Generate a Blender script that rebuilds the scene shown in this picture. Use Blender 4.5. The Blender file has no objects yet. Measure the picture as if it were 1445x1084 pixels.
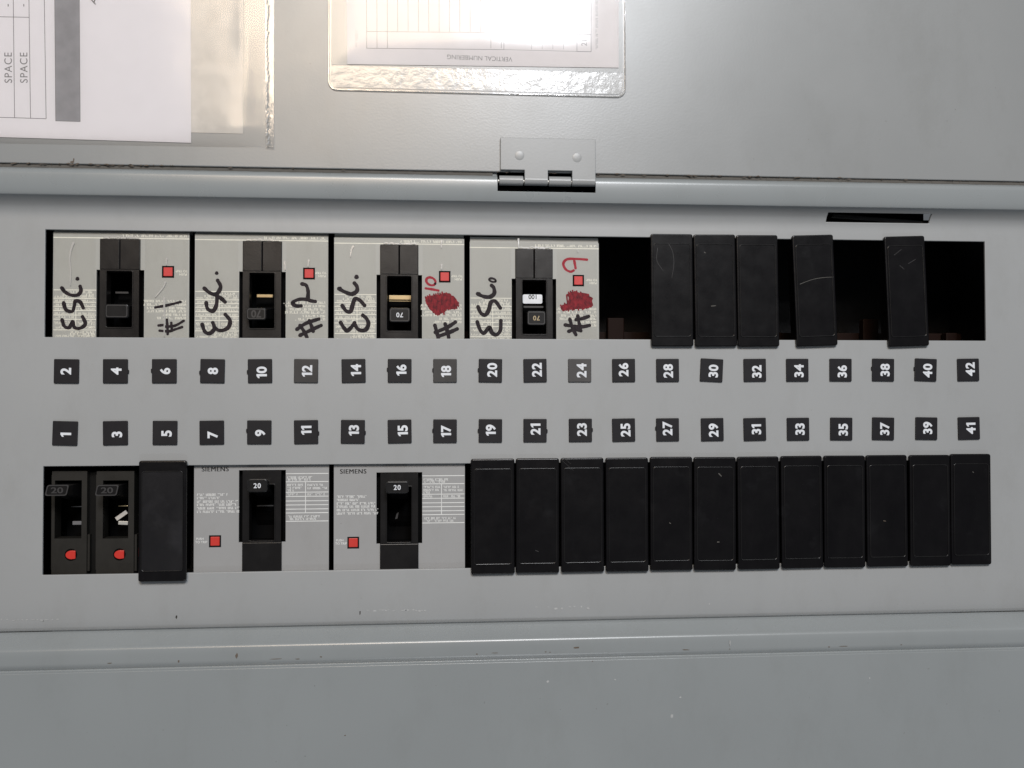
import bpy, bmesh, math, random
from mathutils import Vector, Matrix, Euler

S = 0.001                      # every length below is in millimetres
random.seed(7)
sc = bpy.context.scene

# ------------------------------------------------------------------ camera
CAM = Vector((-55.9, -1.51, 525.3)); ROT = Euler((0.0207, -0.0815, -0.0017)); LENS = 33.0
cd = bpy.data.cameras.new("camera"); cam = bpy.data.objects.new("camera", cd)
sc.collection.objects.link(cam); sc.camera = cam
cam.location = CAM * S; cam.rotation_euler = ROT
cd.lens = LENS; cd.sensor_width = 36; cd.clip_start = 0.02; cd.clip_end = 50
_M = ROT.to_matrix(); _F = LENS / 36 * 1445

def at(px, py, z=0.0):
    """point of the photograph -> place on the panel's plane at height z (mm)"""
    d = _M @ Vector(((px - 722.5) / _F, -(py - 542) / _F, -1))
    t = (z - CAM.z) / d.z
    return CAM + d * t

# ------------------------------------------------------------------ room light
w = bpy.data.worlds.new("World"); sc.world = w; w.use_nodes = True
bg = w.node_tree.nodes["Background"]
bg.inputs[0].default_value = (0.86, 0.93, 1.0, 1); bg.inputs[1].default_value = 0.12
sc.view_settings.view_transform = 'Standard'; sc.view_settings.look = 'None'
sc.view_settings.exposure = 0.1; sc.view_settings.gamma = 1

def lamp(name, loc, size, power, col, target=(0, 0, 0), size_y=None, shape='RECTANGLE', spread=180):
    l = bpy.data.lights.new(name, 'AREA'); l.energy = power; l.color = col
    l.shape = shape; l.size = size
    if size_y: l.size_y = size_y
    l.spread = math.radians(spread)
    o = bpy.data.objects.new(name, l); sc.collection.objects.link(o)
    o.location = loc
    o.rotation_euler = (Vector(target) - Vector(loc)).to_track_quat('-Z', 'Y').to_euler()
    return o

def mirror_at(px, py, z, height):
    """where a ceiling lamp hangs whose reflection shows at this spot of the door"""
    p = at(px, py, z); d = p - CAM; d.z = -d.z
    return (p + d * ((height - p.z) / d.z)) * S

lamp("ceiling_lamp_cool", mirror_at(764, 10, 8, 1700), 0.26, 10.5, (0.93, 0.95, 1.0), shape='ELLIPSE', size_y=0.40)
lamp("ceiling_lamp_warm", mirror_at(530, -10, 8, 1900), 0.42, 9.5, (1.0, 0.78, 0.56), size_y=0.46)
lamp("ceiling_lamp_warm", mirror_at(345, 20, 8, 1900), 0.24, 4.8, (1.0, 0.80, 0.60), size_y=0.62)
lamp("ceiling_panel", mirror_at(760, -170, 8, 2000), 1.0, 20, (0.93, 0.97, 1.0), size_y=0.42)  # added soft fill, no known fixture; its mirror image stays above the view
lamp("ceiling_tube", mirror_at(780, 1750, 8, 2000), 0.7, 5, (0.92, 0.96, 1.0), size_y=0.10)

# ------------------------------------------------------------------ materials
def nm(name):
    m = bpy.data.materials.new(name); m.use_nodes = True
    nt = m.node_tree; return m, nt, nt.nodes["Principled BSDF"]

def N(nt, t, **k):
    n = nt.nodes.new(t)
    for a, v in k.items():
        if a in n.inputs: n.inputs[a].default_value = v
        else: setattr(n, a, v)
    return n

def noise(nt, scale, detail=2.0, rough=0.5, stretch=None):
    tc = N(nt, 'ShaderNodeNewGeometry'); n = N(nt, 'ShaderNodeTexNoise')
    n.inputs['Scale'].default_value = scale; n.inputs['Detail'].default_value = detail; n.inputs['Roughness'].default_value = rough
    if stretch:
        mp = N(nt, 'ShaderNodeMapping'); mp.inputs['Scale'].default_value = stretch
        nt.links.new(tc.outputs['Position'], mp.inputs[0]); nt.links.new(mp.outputs[0], n.inputs['Vector'])
    else: nt.links.new(tc.outputs['Position'], n.inputs['Vector'])
    return n.outputs[0]

def ramp(nt, src, stops):
    r = N(nt, 'ShaderNodeValToRGB'); e = r.color_ramp.elements
    while len(e) < len(stops): e.new(0.5)
    for i, (p, c) in enumerate(stops):
        e[i].position = p; e[i].color = (*c, 1) if len(c) == 3 else c
    nt.links.new(src, r.inputs[0]); return r.outputs[0]

def bump(nt, b, src, strength, dist):
    n = N(nt, 'ShaderNodeBump'); n.inputs['Strength'].default_value = strength; n.inputs['Distance'].default_value = dist
    nt.links.new(src, n.inputs['Height'])
    prev = b.inputs['Normal'].links
    if prev: nt.links.new(prev[0].from_socket, n.inputs['Normal'])
    nt.links.new(n.outputs[0], b.inputs['Normal'])

def paint(name, col, rough=0.36, peel=0.12, dirt=0.0, spec=0.5, smudge=0.6):
    m, nt, b = nm(name)
    big = noise(nt, 9, 3)
    c = ramp(nt, big, [(0.3, tuple(x * 0.955 for x in col)), (0.7, tuple(min(1, x * 1.03) for x in col))])
    sp = noise(nt, 420, 3, 0.6)
    specks = ramp(nt, sp, [(0.0, (0, 0, 0)), (0.735, (0, 0, 0)), (0.76, (1, 1, 1))])
    mx = N(nt, 'ShaderNodeMix', data_type='RGBA'); nt.links.new(c, mx.inputs[6])
    mx.inputs[7].default_value = (col[0] * .55, col[1] * .52, col[2] * .48, 1)
    mu = N(nt, 'ShaderNodeMath', operation='MULTIPLY'); mu.inputs[1].default_value = 0.5 + dirt
    nt.links.new(specks, mu.inputs[0]); nt.links.new(mu.outputs[0], mx.inputs[0])
    sm = ramp(nt, noise(nt, 38, 6, 0.72, (1, .5, 1)), [(0.50, (1, 1, 1)), (0.66, (.93, .925, .915)), (0.8, (.87, .86, .845))])
    m2 = N(nt, 'ShaderNodeMix', data_type='RGBA', blend_type='MULTIPLY'); m2.inputs[0].default_value = smudge
    nt.links.new(mx.outputs[2], m2.inputs[6]); nt.links.new(sm, m2.inputs[7])
    nt.links.new(m2.outputs[2], b.inputs['Base Color'])
    rr = N(nt, 'ShaderNodeMapRange'); rr.inputs['To Min'].default_value = rough - .05; rr.inputs['To Max'].default_value = rough + .07
    nt.links.new(noise(nt, 30, 5, 0.65), rr.inputs[0]); nt.links.new(rr.outputs[0], b.inputs['Roughness'])
    b.inputs['Specular IOR Level'].default_value = spec
    bump(nt, b, noise(nt, 900, 1.5), peel, 0.00012)
    bump(nt, b, noise(nt, 14, 1), 0.25, 0.0008)
    return m

GREY = (0.285, 0.312, 0.325)
M_front = paint("deadfront_grey_paint", (0.338, 0.354, 0.366), 0.44, 0.07, spec=0.85)
M_trim = paint("trim_grey_paint", (0.276, 0.302, 0.316), 0.27, 0.07, 0.1, spec=0.7, smudge=0.45)
M_door = paint("door_grey_paint", (0.280, 0.294, 0.302), 0.30, 0.17, spec=0.7)
M_hinge = paint("hinge_grey_paint", (0.32, 0.335, 0.345), 0.33, 0.15)

def plastic(name, col, rough=0.4, dust=0.0, grain=0.25, spec=0.5):
    m, nt, b = nm(name)
    s = noise(nt, 45, 8, 0.7, (1, .35, 1))
    c = ramp(nt, s, [(0.35, col), (0.62, tuple(x + dust for x in col)), (0.8, tuple(x + dust * 2.2 for x in col))])
    nt.links.new(c, b.inputs['Base Color'])
    rr = N(nt, 'ShaderNodeMapRange'); rr.inputs['To Min'].default_value = rough - .08; rr.inputs['To Max'].default_value = rough + .12
    nt.links.new(noise(nt, 110, 5, 0.6), rr.inputs[0]); nt.links.new(rr.outputs[0], b.inputs['Roughness'])
    b.inputs['Specular IOR Level'].default_value = spec
    bump(nt, b, noise(nt, 1600, 2), grain, 0.00006)
    return m

M_fill = plastic("filler_black_plastic", (0.0026, 0.0022, 0.0030), 0.28, 0.0016, 0.3, 0.30)
M_dusty = plastic("dusty_black_plastic", (0.0055, 0.0055, 0.0075), 0.42, 0.0035, 0.3, 0.3)
def dust(m, sc_, lo, hi, col):
    nt = m.node_tree; b = nt.nodes["Principled BSDF"]; old = b.inputs['Base Color'].links[0].from_socket
    k = ramp(nt, noise(nt, sc_, 4, 0.6), [(lo, (0, 0, 0)), (hi, (1, 1, 1))])
    mx = N(nt, 'ShaderNodeMix', data_type='RGBA'); nt.links.new(k, mx.inputs[0]); nt.links.new(old, mx.inputs[6]); mx.inputs[7].default_value = (*col, 1)
    nt.links.new(mx.outputs[2], b.inputs['Base Color'])
dust(M_dusty, 32, 0.52, 0.72, (0.022, 0.022, 0.026))
dust(M_fill, 60, 0.60, 0.82, (0.010, 0.010, 0.0115))
dust(M_fill, 1500, 0.735, 0.75, (0.05, 0.05, 0.05))
M_worn = plastic("worn_black_plastic_edge", (0.006, 0.0055, 0.006), 0.28, 0.006)  # lighter tone paints the highlight along the raised outline
M_tag = plastic("tag_black_plastic", (0.011, 0.0105, 0.0135), 0.45, 0.004, 0.25, 0.3)
M_tag3 = plastic("tag_greyed_plastic", (0.030, 0.029, 0.030), 0.42, 0.012)  # greyer copy puts the glare on two tags into their colour
M_tag2 = plastic("tag_faded_plastic", (0.050, 0.048, 0.050), 0.45, 0.02)
M_case = plastic("breaker_black_plastic", (0.0060, 0.0048, 0.0048), 0.30, 0.007, 0.7, 0.5)
M_case2 = plastic("breaker_dark_plastic", (0.0055, 0.005, 0.0055), 0.33, 0.003, .25, .35)
M_pole = plastic("single_pole_black_plastic", (0.012, 0.011, 0.009), 0.45, 0.005)
M_hand = plastic("handle_black_plastic", (0.007, 0.007, 0.008), 0.33, 0.004, .25, .35)
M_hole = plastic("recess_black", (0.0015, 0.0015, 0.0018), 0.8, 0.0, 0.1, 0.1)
M_red = plastic("button_red_plastic", (0.58, 0.032, 0.022), 0.38, 0.02)
M_red2 = plastic("button_faded_red_plastic", (0.58, 0.050, 0.048), 0.4, 0.02)
M_faceU = paint("breaker_face_greenish_grey", (0.400, 0.408, 0.390), 0.42, 0.08)
M_faceL = paint("breaker_face_neutral_grey", (0.345, 0.352, 0.360), 0.36, 0.08)
M_edge = plastic("breaker_side_black", (0.003, 0.003, 0.003), 0.5, 0, .2, .2)

def flat(name, col, rough=0.5, metal=0.0, spec=0.5, var=1.0):
    m, nt, b = nm(name)
    c = ramp(nt, noise(nt, 160, 4), [(0.3, tuple(x * (1 - .1 * var) for x in col)), (0.7, tuple(min(1, x * (1 + .06 * var)) for x in col))])
    nt.links.new(c, b.inputs['Base Color'])
    b.inputs['Roughness'].default_value = rough; b.inputs['Metallic'].default_value = metal
    b.inputs['Specular IOR Level'].default_value = spec
    return m
M_num = flat("number_white_print", (0.74, 0.78, 0.84))
M_wprint = flat("white_label_print", (0.74, 0.76, 0.76))
M_yprint = flat("pale_label_print", (0.80, 0.80, 0.72))
M_kprint = flat("black_print", (0.012, 0.012, 0.014))
M_gprint = flat("grey_print_ink", (0.16, 0.16, 0.17))
M_lprint = flat("pale_grey_print_ink", (0.38, 0.38, 0.40))
M_bronze = flat("warm_number_print", (0.45, 0.36, 0.22))
M_emb = flat("moulded_number_plastic", (0.045, 0.044, 0.046), 0.4)
M_brass = flat("brass_contact", (0.75, 0.58, 0.33), 0.3, 0.7)
M_steel = flat("steel_contact", (0.75, 0.74, 0.70), 0.35, 0.5)
M_copper = flat("dull_copper", (0.010, 0.0030, 0.0014), 0.6, 0.0, 0.15)
M_chip = flat("exposed_dark_metal", (0.03, 0.027, 0.025), 0.7)
M_scuff = flat("chalky_scuff", (0.42, 0.435, 0.445), 0.8)
M_rust = flat("brown_grime", (0.13, 0.105, 0.085), 0.8)
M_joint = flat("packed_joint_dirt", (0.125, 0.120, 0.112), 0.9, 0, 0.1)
M_scr = flat("pale_scratch", (0.10, 0.097, 0.09), 0.6)
M_paper = flat("white_paper", (0.70, 0.69, 0.725), 0.75, 0, 0.2, 0.12)
M_card = flat("white_card", (0.66, 0.645, 0.665), 0.7, 0, 0.2, 0.12)
M_back = flat("tan_paper", (0.60, 0.575, 0.54), 0.7, 0, 0.2)  # tan carries the sleeve film's warm reflection; one contact shares it
M_inside = plastic("enclosure_dark_interior", (0.010, 0.010, 0.012), 0.6)  # walls coloured near black to paint in the shade of the box
M_tint = flat("grey_title_block", (0.27, 0.27, 0.29), 0.7, 0, .2)
M_sticker = flat("white_sticker", (0.82, 0.86, 0.92))

def ink(name, c1, c2):
    m, nt, b = nm(name)
    c = ramp(nt, noise(nt, 700, 4, 0.7, (1, .5, 1)), [(0.35, c1), (0.68, c2)])
    nt.links.new(c, b.inputs['Base Color']); b.inputs['Roughness'].default_value = 0.55; b.inputs['Specular IOR Level'].default_value = 0.2
    return m
M_mark = ink("black_marker_ink", (0.006, 0.004, 0.007), (0.030, 0.020, 0.026))
M_markr = ink("red_marker_ink", (0.30, 0.018, 0.035), (0.40, 0.04, 0.06))
M_blob = ink("red_and_black_marker_ink", (0.085, 0.008, 0.014), (0.34, 0.022, 0.034))

def film(name, rough=0.07, wr=((60, .6, .0012), (500, .3, .0002)), tint=(1, 1, 1), f0=0.05, haze=0.0, stretch=None):
    m = bpy.data.materials.new(name); m.use_nodes = True; nt = m.node_tree
    nt.nodes.remove(nt.nodes["Principled BSDF"]); out = nt.nodes["Material Output"]
    tr = N(nt, 'ShaderNodeBsdfTransparent'); tr.inputs[0].default_value = (*tint, 1)
    g = N(nt, 'ShaderNodeBsdfGlossy'); g.inputs['Roughness'].default_value = rough
    prev = None
    for sc_, st, di in wr:
        bn = N(nt, 'ShaderNodeBump'); bn.inputs['Strength'].default_value = st; bn.inputs['Distance'].default_value = di
        nt.links.new(noise(nt, sc_, 3, 0.55, stretch), bn.inputs['Height'])
        if prev: nt.links.new(prev.outputs[0], bn.inputs['Normal'])
        prev = bn
    fr = N(nt, 'ShaderNodeFresnel'); fr.inputs[0].default_value = 1.45
    if prev: nt.links.new(prev.outputs[0], g.inputs['Normal']); nt.links.new(prev.outputs[0], fr.inputs['Normal'])
    add = N(nt, 'ShaderNodeMath', operation='ADD'); add.inputs[1].default_value = f0; nt.links.new(fr.outputs[0], add.inputs[0])
    df = N(nt, 'ShaderNodeBsdfDiffuse'); df.inputs[0].default_value = (.75, .74, .72, 1)
    mh = N(nt, 'ShaderNodeMixShader'); mh.inputs[0].default_value = haze
    nt.links.new(tr.outputs[0], mh.inputs[1]); nt.links.new(df.outputs[0], mh.inputs[2])
    mx = N(nt, 'ShaderNodeMixShader'); nt.links.new(add.outputs[0], mx.inputs[0])
    nt.links.new(mh.outputs[0], mx.inputs[1]); nt.links.new(g.outputs[0], mx.inputs[2])
    nt.links.new(mx.outputs[0], out.inputs[0])
    return m
M_sleeve = film("clear_poly_sleeve", 0.13, ((11, .30, .002), (40, .06, .0004)), f0=0.01, haze=0.05)
M_seal = film("sealed_poly_edge", 0.12, ((40, .4, .002), (300, .3, .0003)), f0=0.03, haze=0.12)
M_pocket = film("clear_vinyl_pocket", 0.17, ((14, .3, .002), (200, .06, .0001)), f0=0.005, haze=0.03)
M_pockt = film("embossed_vinyl", 0.16, ((130, .42, .0006), (420, .35, .0002)), f0=0.0, haze=0.08)
M_rim = film("vinyl_rim", 0.12, ((60, .3, .0008),), f0=0.16, haze=0.35)
M_crease = film("film_crease", 0.25, ((60, .5, .001),), f0=0.3, haze=0.65)  # pale haze paints the bright streaks and glare on the creased film
M_tape = film("clear_face_film", 0.10, ((40, .8, .0022), (9, .6, .004)), f0=0.0, haze=0.0, stretch=(1.6, .5, 1))

# ------------------------------------------------------------------ helpers
def empty(name, loc, rz=0.0):
    o = bpy.data.objects.new(name, None); sc.collection.objects.link(o)
    o.empty_display_size = 0.01
    o.location = Vector(loc) * S; o.rotation_euler = (0, 0, rz)
    return o

def tag(o, label=None, cat=None, group=None, kind=None):
    if label: o['label'] = label
    if cat: o['category'] = cat
    if group: o['group'] = group
    if kind: o['kind'] = kind
    return o

class MB:
    """collects shapes (mm, local to the parent) for ONE mesh object"""
    def __init__(s): s.v = []; s.f = []
    def poly(s, pts, z0, z1):
        n = len(pts); b = len(s.v)
        a = sum(pts[i][0] * pts[(i + 1) % n][1] - pts[(i + 1) % n][0] * pts[i][1] for i in range(n))
        if a < 0: pts = pts[::-1]
        s.v += [(p[0], p[1], z0) for p in pts] + [(p[0], p[1], z1) for p in pts]
        s.f.append(list(range(b + n, b + 2 * n))); s.f.append(list(range(b + n - 1, b - 1, -1)))
        s.f += [[b + i, b + (i + 1) % n, b + n + (i + 1) % n, b + n + i] for i in range(n)]
        return s
    def box(s, x0, x1, y0, y1, z0, z1): return s.poly([(x0, y0), (x1, y0), (x1, y1), (x0, y1)], z0, z1)
    def rbox(s, cx, cy, w, h, r, z0, z1, k=4): return s.poly(rrect(cx, cy, w, h, r, k), z0, z1)
    def taper(s, x0, x1, y0, y1, z0, z1, t):
        b = len(s.v)
        s.v += [(x0 - t, y0 - t, z0), (x1 + t, y0 - t, z0), (x1 + t, y1 + t, z0), (x0 - t, y1 + t, z0), (x0, y0, z1), (x1, y0, z1), (x1, y1, z1), (x0, y1, z1)]
        s.f += [[b + q for q in f] for f in ((4, 5, 6, 7), (3, 2, 1, 0), (0, 1, 5, 4), (1, 2, 6, 5), (2, 3, 7, 6), (3, 0, 4, 7))]
        return s
    def ring(s, outer, inner, z0, z1):
        n = len(outer); b = len(s.v)
        for lst, z in ((outer, z0), (inner, z0), (outer, z1), (inner, z1)): s.v += [(p[0], p[1], z) for p in lst]
        for i in range(n):
            j = (i + 1) % n
            s.f += [[b + 2 * n + i, b + 2 * n + j, b + 3 * n + j, b + 3 * n + i], [b + i, b + n + i, b + n + j, b + j],
                    [b + i, b + j, b + 2 * n + j, b + 2 * n + i], [b + n + i, b + 3 * n + i, b + 3 * n + j, b + n + j]]
        return s
    def cylx(s, x0, x1, cy, cz, r, k=20):
        b = len(s.v)
        for x in (x0, x1): s.v += [(x, cy + r * math.cos(2 * math.pi * i / k), cz + r * math.sin(2 * math.pi * i / k)) for i in range(k)]
        s.f += [[b + i, b + (i + 1) % k, b + k + (i + 1) % k, b + k + i] for i in range(k)]
        s.f += [list(range(b + k - 1, b - 1, -1)), list(range(b + k, b + 2 * k))]
        return s
    def stroke(s, pts, wd, z0, z1, taper_=0.0):
        pts = smooth(pts); n = len(pts)
        L, R = [], []
        for i, p in enumerate(pts):
            a = pts[max(0, i - 1)]; c = pts[min(n - 1, i + 1)]
            d = Vector((c[0] - a[0], c[1] - a[1])); d = d.normalized() if d.length > 1e-6 else Vector((1, 0))
            q = Vector((-d.y, d.x)); t = i / (n - 1)
            h = wd / 2 * (1 - taper_ * t) * (1 + 0.10 * math.sin(9 * t + wd * 7) + 0.05 * math.sin(31 * t))
            L.append((p[0] + q.x * h, p[1] + q.y * h)); R.append((p[0] - q.x * h, p[1] - q.y * h))
        b = len(s.v)
        for i in range(n): s.v += [(*L[i], z1), (*R[i], z1)]
        for i in range(n - 1): s.f.append([b + 2 * i, b + 2 * i + 1, b + 2 * i + 3, b + 2 * i + 2])
        for p, hh in ((pts[0], 1), (pts[-1], 1 - taper_)):   # round nib marks
            s.poly([(p[0] + wd / 2 * hh * math.cos(a * math.pi / 5), p[1] + wd / 2 * hh * math.sin(a * math.pi / 5)) for a in range(10)], z0, z1 + 0.004)
        return s
    def obj(s, name, mat, parent=None, loc=(0, 0, 0), rz=0.0, bevel=0.0, seg=2, smoothf=False):
        me = bpy.data.meshes.new(name)
        me.from_pydata([(x * S, y * S, z * S) for x, y, z in s.v], [], s.f); me.update()
        me.materials.append(mat)
        if bevel:
            bm = bmesh.new(); bm.from_mesh(me)
            bmesh.ops.recalc_face_normals(bm, faces=bm.faces)
            es = [e for e in bm.edges if len(e.link_faces) == 2 and e.calc_face_angle() > 0.6]
            bmesh.ops.bevel(bm, geom=es, offset=bevel * S, segments=seg, profile=0.5, affect='EDGES', clamp_overlap=True)
            bm.to_mesh(me); bm.free()
        if smoothf:
            for p in me.polygons: p.use_smooth = True
        return link(name, me, parent, loc, rz)

def link(name, me, parent=None, loc=(0, 0, 0), rz=0.0):
    o = bpy.data.objects.new(name, me); sc.collection.objects.link(o)
    o.location = Vector(loc) * S; o.rotation_euler = (0, 0, rz)
    if parent: o.parent = parent
    return o

def rrect(cx, cy, w, h, r, k=4):
    out = []
    for (sx, sy, a0) in ((1, 1, 0), (-1, 1, 90), (-1, -1, 180), (1, -1, 270)):
        for i in range(k + 1):
            a = math.radians(a0 + 90 * i / k)
            out.append((cx + sx * (w / 2 - r) + r * math.cos(a), cy + sy * (h / 2 - r) + r * math.sin(a)))
    return out

def smooth(p, k=6):
    if len(p) < 3:
        a, b = p[0], p[-1]
        return [(a[0] + (b[0] - a[0]) * i / 6, a[1] + (b[1] - a[1]) * i / 6) for i in range(7)]
    q = [p[0]] + list(p) + [p[-1]]; out = []
    for i in range(1, len(q) - 2):
        for j in range(k):
            t = j / k
            out.append(tuple(0.5 * (2 * q[i][a] + (q[i + 1][a] - q[i - 1][a]) * t + (2 * q[i - 1][a] - 5 * q[i][a] + 4 * q[i + 1][a] - q[i + 2][a]) * t * t
                       + (3 * q[i][a] - q[i - 1][a] - 3 * q[i + 1][a] + q[i + 2][a]) * t ** 3) for a in (0, 1)))
    out.append(p[-1]); return out

_tm = {}
def text_mesh(txt, cap, bold=0.0, mat=None, space=1.0, narrow=1.0):
    key = (txt, cap, bold, mat.name, space, narrow)
    if key in _tm: return _tm[key]
    c = bpy.data.curves.new("lettering", 'FONT'); c.body = txt; c.size = 1.0
    c.align_x = 'CENTER'; c.align_y = 'CENTER'; c.resolution_u = 5; c.offset = bold; c.extrude = 0.008
    c.space_character = space
    o = bpy.data.objects.new("lettering", c); sc.collection.objects.link(o)
    bpy.context.view_layer.update()
    me = bpy.data.meshes.new_from_object(o.evaluated_get(bpy.context.evaluated_depsgraph_get()))
    bpy.data.objects.remove(o); bpy.data.curves.remove(c)
    ys = [v.co.y for v in me.vertices]; xs = [v.co.x for v in me.vertices]
    k = cap / (max(ys) - min(ys)); my = (max(ys) + min(ys)) / 2; mxx = (max(xs) + min(xs)) / 2
    for v in me.vertices:
        v.co = Vector(((v.co.x - mxx) * k * narrow * S, (v.co.y - my) * k * S, v.co.z * 4 * S))
    me.materials.clear(); me.materials.append(mat); _tm[key] = me
    return me

_nm = {}
def number_mesh(n, cap):
    """bold numerals; the figure one has a flag"""
    if n in _nm: return _nm[n]
    bm = bmesh.new(); x = 0.0; gap = .075 * cap
    for ch in str(n):
        if ch == '1':
            w_ = .40 * cap; h = cap / 2; me = bpy.data.meshes.new("figure")
            p = [(.17 * cap, -h), (.40 * cap, -h), (.40 * cap, h), (.22 * cap, h), (0.0, h * .70), (0.0, h * .36), (.17 * cap, h * .52)]
            me.from_pydata([(a * S, b * S, .03 * S) for a, b in p], [], [list(range(7))])
            off = x
        else:
            me = text_mesh(ch, cap, .036, M_num, 1.0, 1.0).copy(); xs_ = [v.co.x / S for v in me.vertices]; w_ = max(xs_) - min(xs_); off = x - min(xs_)
        k = len(bm.verts); bm.from_mesh(me); bm.verts.ensure_lookup_table()
        for v in bm.verts[k:]: v.co.x += off * S
        x += w_ + gap
    for v in bm.verts: v.co.x -= (x - gap) / 2 * S
    me = bpy.data.meshes.new("number"); bm.to_mesh(me); bm.free(); me.materials.clear(); me.materials.append(M_num); _nm[n] = me
    return me

def text(txt, cap, mat, parent, loc, rz=0.0, bold=0.0, name="lettering", space=1.0, narrow=1.0):
    return link(name, text_mesh(txt, cap, bold, mat, space, narrow), parent, loc, rz)

def tiny_print(mb, x0, x1, y, h, z, words=True):
    """unreadably small print: a row of broken strokes of letter size"""
    x = x0
    while x < x1:
        n = random.randint(3, 8)
        for _ in range(n):
            if x > x1: break
            g = random.random()
            if g < .75: mb.box(x, x + h * .22, y - h * .5, y + h * .5, z, z + .02)
            if g > .3: mb.box(x, x + h * .48, y + h * .28, y + h * .5, z, z + .018)
            if g < .6: mb.box(x, x + h * .48, y - h * .5, y - h * .28, z, z + .018)
            if .2 < g < .8: mb.box(x + h * .05, x + h * .42, y - h * .08, y + h * .08, z, z + .019)
            x += h * .62
        x += h * .7

def sheet(name, xs, prof, mat, holes, parent, thick=1.5):
    """bent sheet steel: profile (y, z) drawn out along x, holes skipped, given its gauge"""
    me = bpy.data.meshes.new(name); v = []; f = []
    for x in xs:
        for y, z in prof: v.append((x * S, y * S, z * S))
    n = len(prof)
    for i in range(len(xs) - 1):
        for j in range(n - 1):
            cx = (xs[i] + xs[i + 1]) / 2; cy = (prof[j][0] + prof[j + 1][0]) / 2
            if any(a < cx < b and c < cy < d for a, b, c, d in holes): continue
            f.append([i * n + j, (i + 1) * n + j, (i + 1) * n + j + 1, i * n + j + 1])
    me.from_pydata(v, [], f); me.update(); me.materials.append(mat)
    for p in me.polygons: p.use_smooth = True
    o = link(name, me, parent)
    if me.polygons[0].normal.z < 0: me.flip_normals()
    so = o.modifiers.new("gauge", 'SOLIDIFY'); so.thickness = thick * S; so.offset = -1
    be = o.modifiers.new("edge", 'BEVEL'); be.width = 0.4 * S; be.segments = 2; be.limit_method = 'ANGLE'; be.angle_limit = math.radians(60)
    wn = o.modifiers.new("shade", 'WEIGHTED_NORMAL'); wn.keep_sharp = False
    return o

def arc(y0, z0, y1, z1, sag, n=6):
    out = []
    for i in range(n + 1):
        t = i / n
        out.append((y0 + (y1 - y0) * t, z0 + (z1 - z0) * (t ** sag)))
    return out

XE = 520
# ------------------------------------------------------------------ dead front
front = empty("dead_front", (0, 0, 0))
tag(front, "grey painted dead front plate with two long openings and two rows of tags", "cover plate", kind="structure")
prof = [(-124.2, -3.2), (-123.4, -2.2), (-121.5, -1.35), (-118.5, -0.75), (-114, -0.32), (-109, -0.08), (-104, 0), (-93.4, 0), (-60, 0), (-35.1, 0), (0, 0), (34.7, 0), (60, 0), (93, 0),
        (98, 0), (100, 0.05), (101.6, 0.24), (103.0, 0.62), (104.6, 1.35), (106.2, 2.5), (107.8, 4.2), (109.0, 5.8), (110.2, 7.7)]
xs = [-XE, -266.4, -100, 0, 100, 169.5, 231.6, 266.0, XE]
sheet("plate", xs, prof, M_front, [(-266.4, 266.0, 34.7, 93), (-266.4, 266.0, -93.4, -35.1), (169.5, 231.6, 103.0, 107.8)], front, 1.6)

# ------------------------------------------------------------------ trim round the dead front
trim = empty("panel_trim", (0, -300, 8))
tag(trim, "grey painted steel trim framing the dead front, with a raised lip on both long sides", "panel trim", kind="structure")
low = [(-XE, 8.6), (-300, 8.6), (-143.9, 8.6), (-143.5, 8.3), (-143.3, 7.0), (-142.7, 6.3), (-142.0, 6.7), (-140.8, 7.7), (-139, 8.0), (-135, 8.05), (-132.6, 8.0), (-131.4, 7.6), (-130.6, 6.7),
       (-129.6, 5.0), (-127.4, 1.2), (-125.6, -1.6), (-124.6, -2.9), (-124.4, -4.2)]
o = sheet("latch_side_face", [-XE, -300, -100, 100, 300, XE], low, M_trim, [], trim, 1.2)
o.location = (0, 300 * S, -8 * S)
up = [(110.0, 6.9), (110.1, 8.1), (110.7, 8.5), (111.8, 8.95), (113.6, 9.35), (115.8, 9.65), (118.2, 9.8), (121.0, 9.8), (122.4, 9.6), (123.4, 9.1), (124.1, 8.2), (124.7, 7.0), (125.5, 6.0), (126.5, 5.7), (129.5, 5.6)]
o = sheet("hinge_side_lip", [-XE, -300, -100, -21.6, 33.2, 200, XE], up, M_trim, [(-21.6, 33.2, 115.8, 130)], trim, 1.2)
o.location = (0, 300 * S, -8 * S)

# ------------------------------------------------------------------ open door lying back
door = empty("panel_door", (0, 127, 7))
tag(door, "grey painted steel door folded back above the openings, carrying the papers", "door", kind="structure")
mb = MB(); mb.box(-XE, XE, 0.0, 420, -0.3, 1.0)
mb.obj("door_panel", M_door, door, bevel=0.5, seg=3)
gm = MB(); random.seed(5); xg = -300.0; rows_ = []  # dark strip draws the groove's dirt and the shade of its gap
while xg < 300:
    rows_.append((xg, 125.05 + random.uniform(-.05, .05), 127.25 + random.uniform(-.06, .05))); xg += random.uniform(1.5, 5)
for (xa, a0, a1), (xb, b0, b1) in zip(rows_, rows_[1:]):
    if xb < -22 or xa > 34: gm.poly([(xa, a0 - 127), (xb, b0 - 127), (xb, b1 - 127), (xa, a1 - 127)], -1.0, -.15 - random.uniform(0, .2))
tag(gm.obj("joint_grime", M_joint, door), "dark brown dirt and painted gap shade along the joint of the door", kind="stuff")
g = MB(); random.seed(11)
for i in range(80):
    x = random.choice([random.uniform(-290, 290), random.gauss(90, 50), random.gauss(-240, 30)]); wd_ = random.uniform(.4, 3.2); yy = random.uniform(-.5, .25)
    g.poly([(x, yy), (x + wd_ * .5, yy - .25), (x + wd_, yy + .05), (x + wd_ * .6, yy + random.uniform(.15, .5))], 0.9, 1.03)
tag(g.obj("edge_grime", M_rust, door), "brown grime along the hinge edge of the door", kind="stuff")

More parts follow.
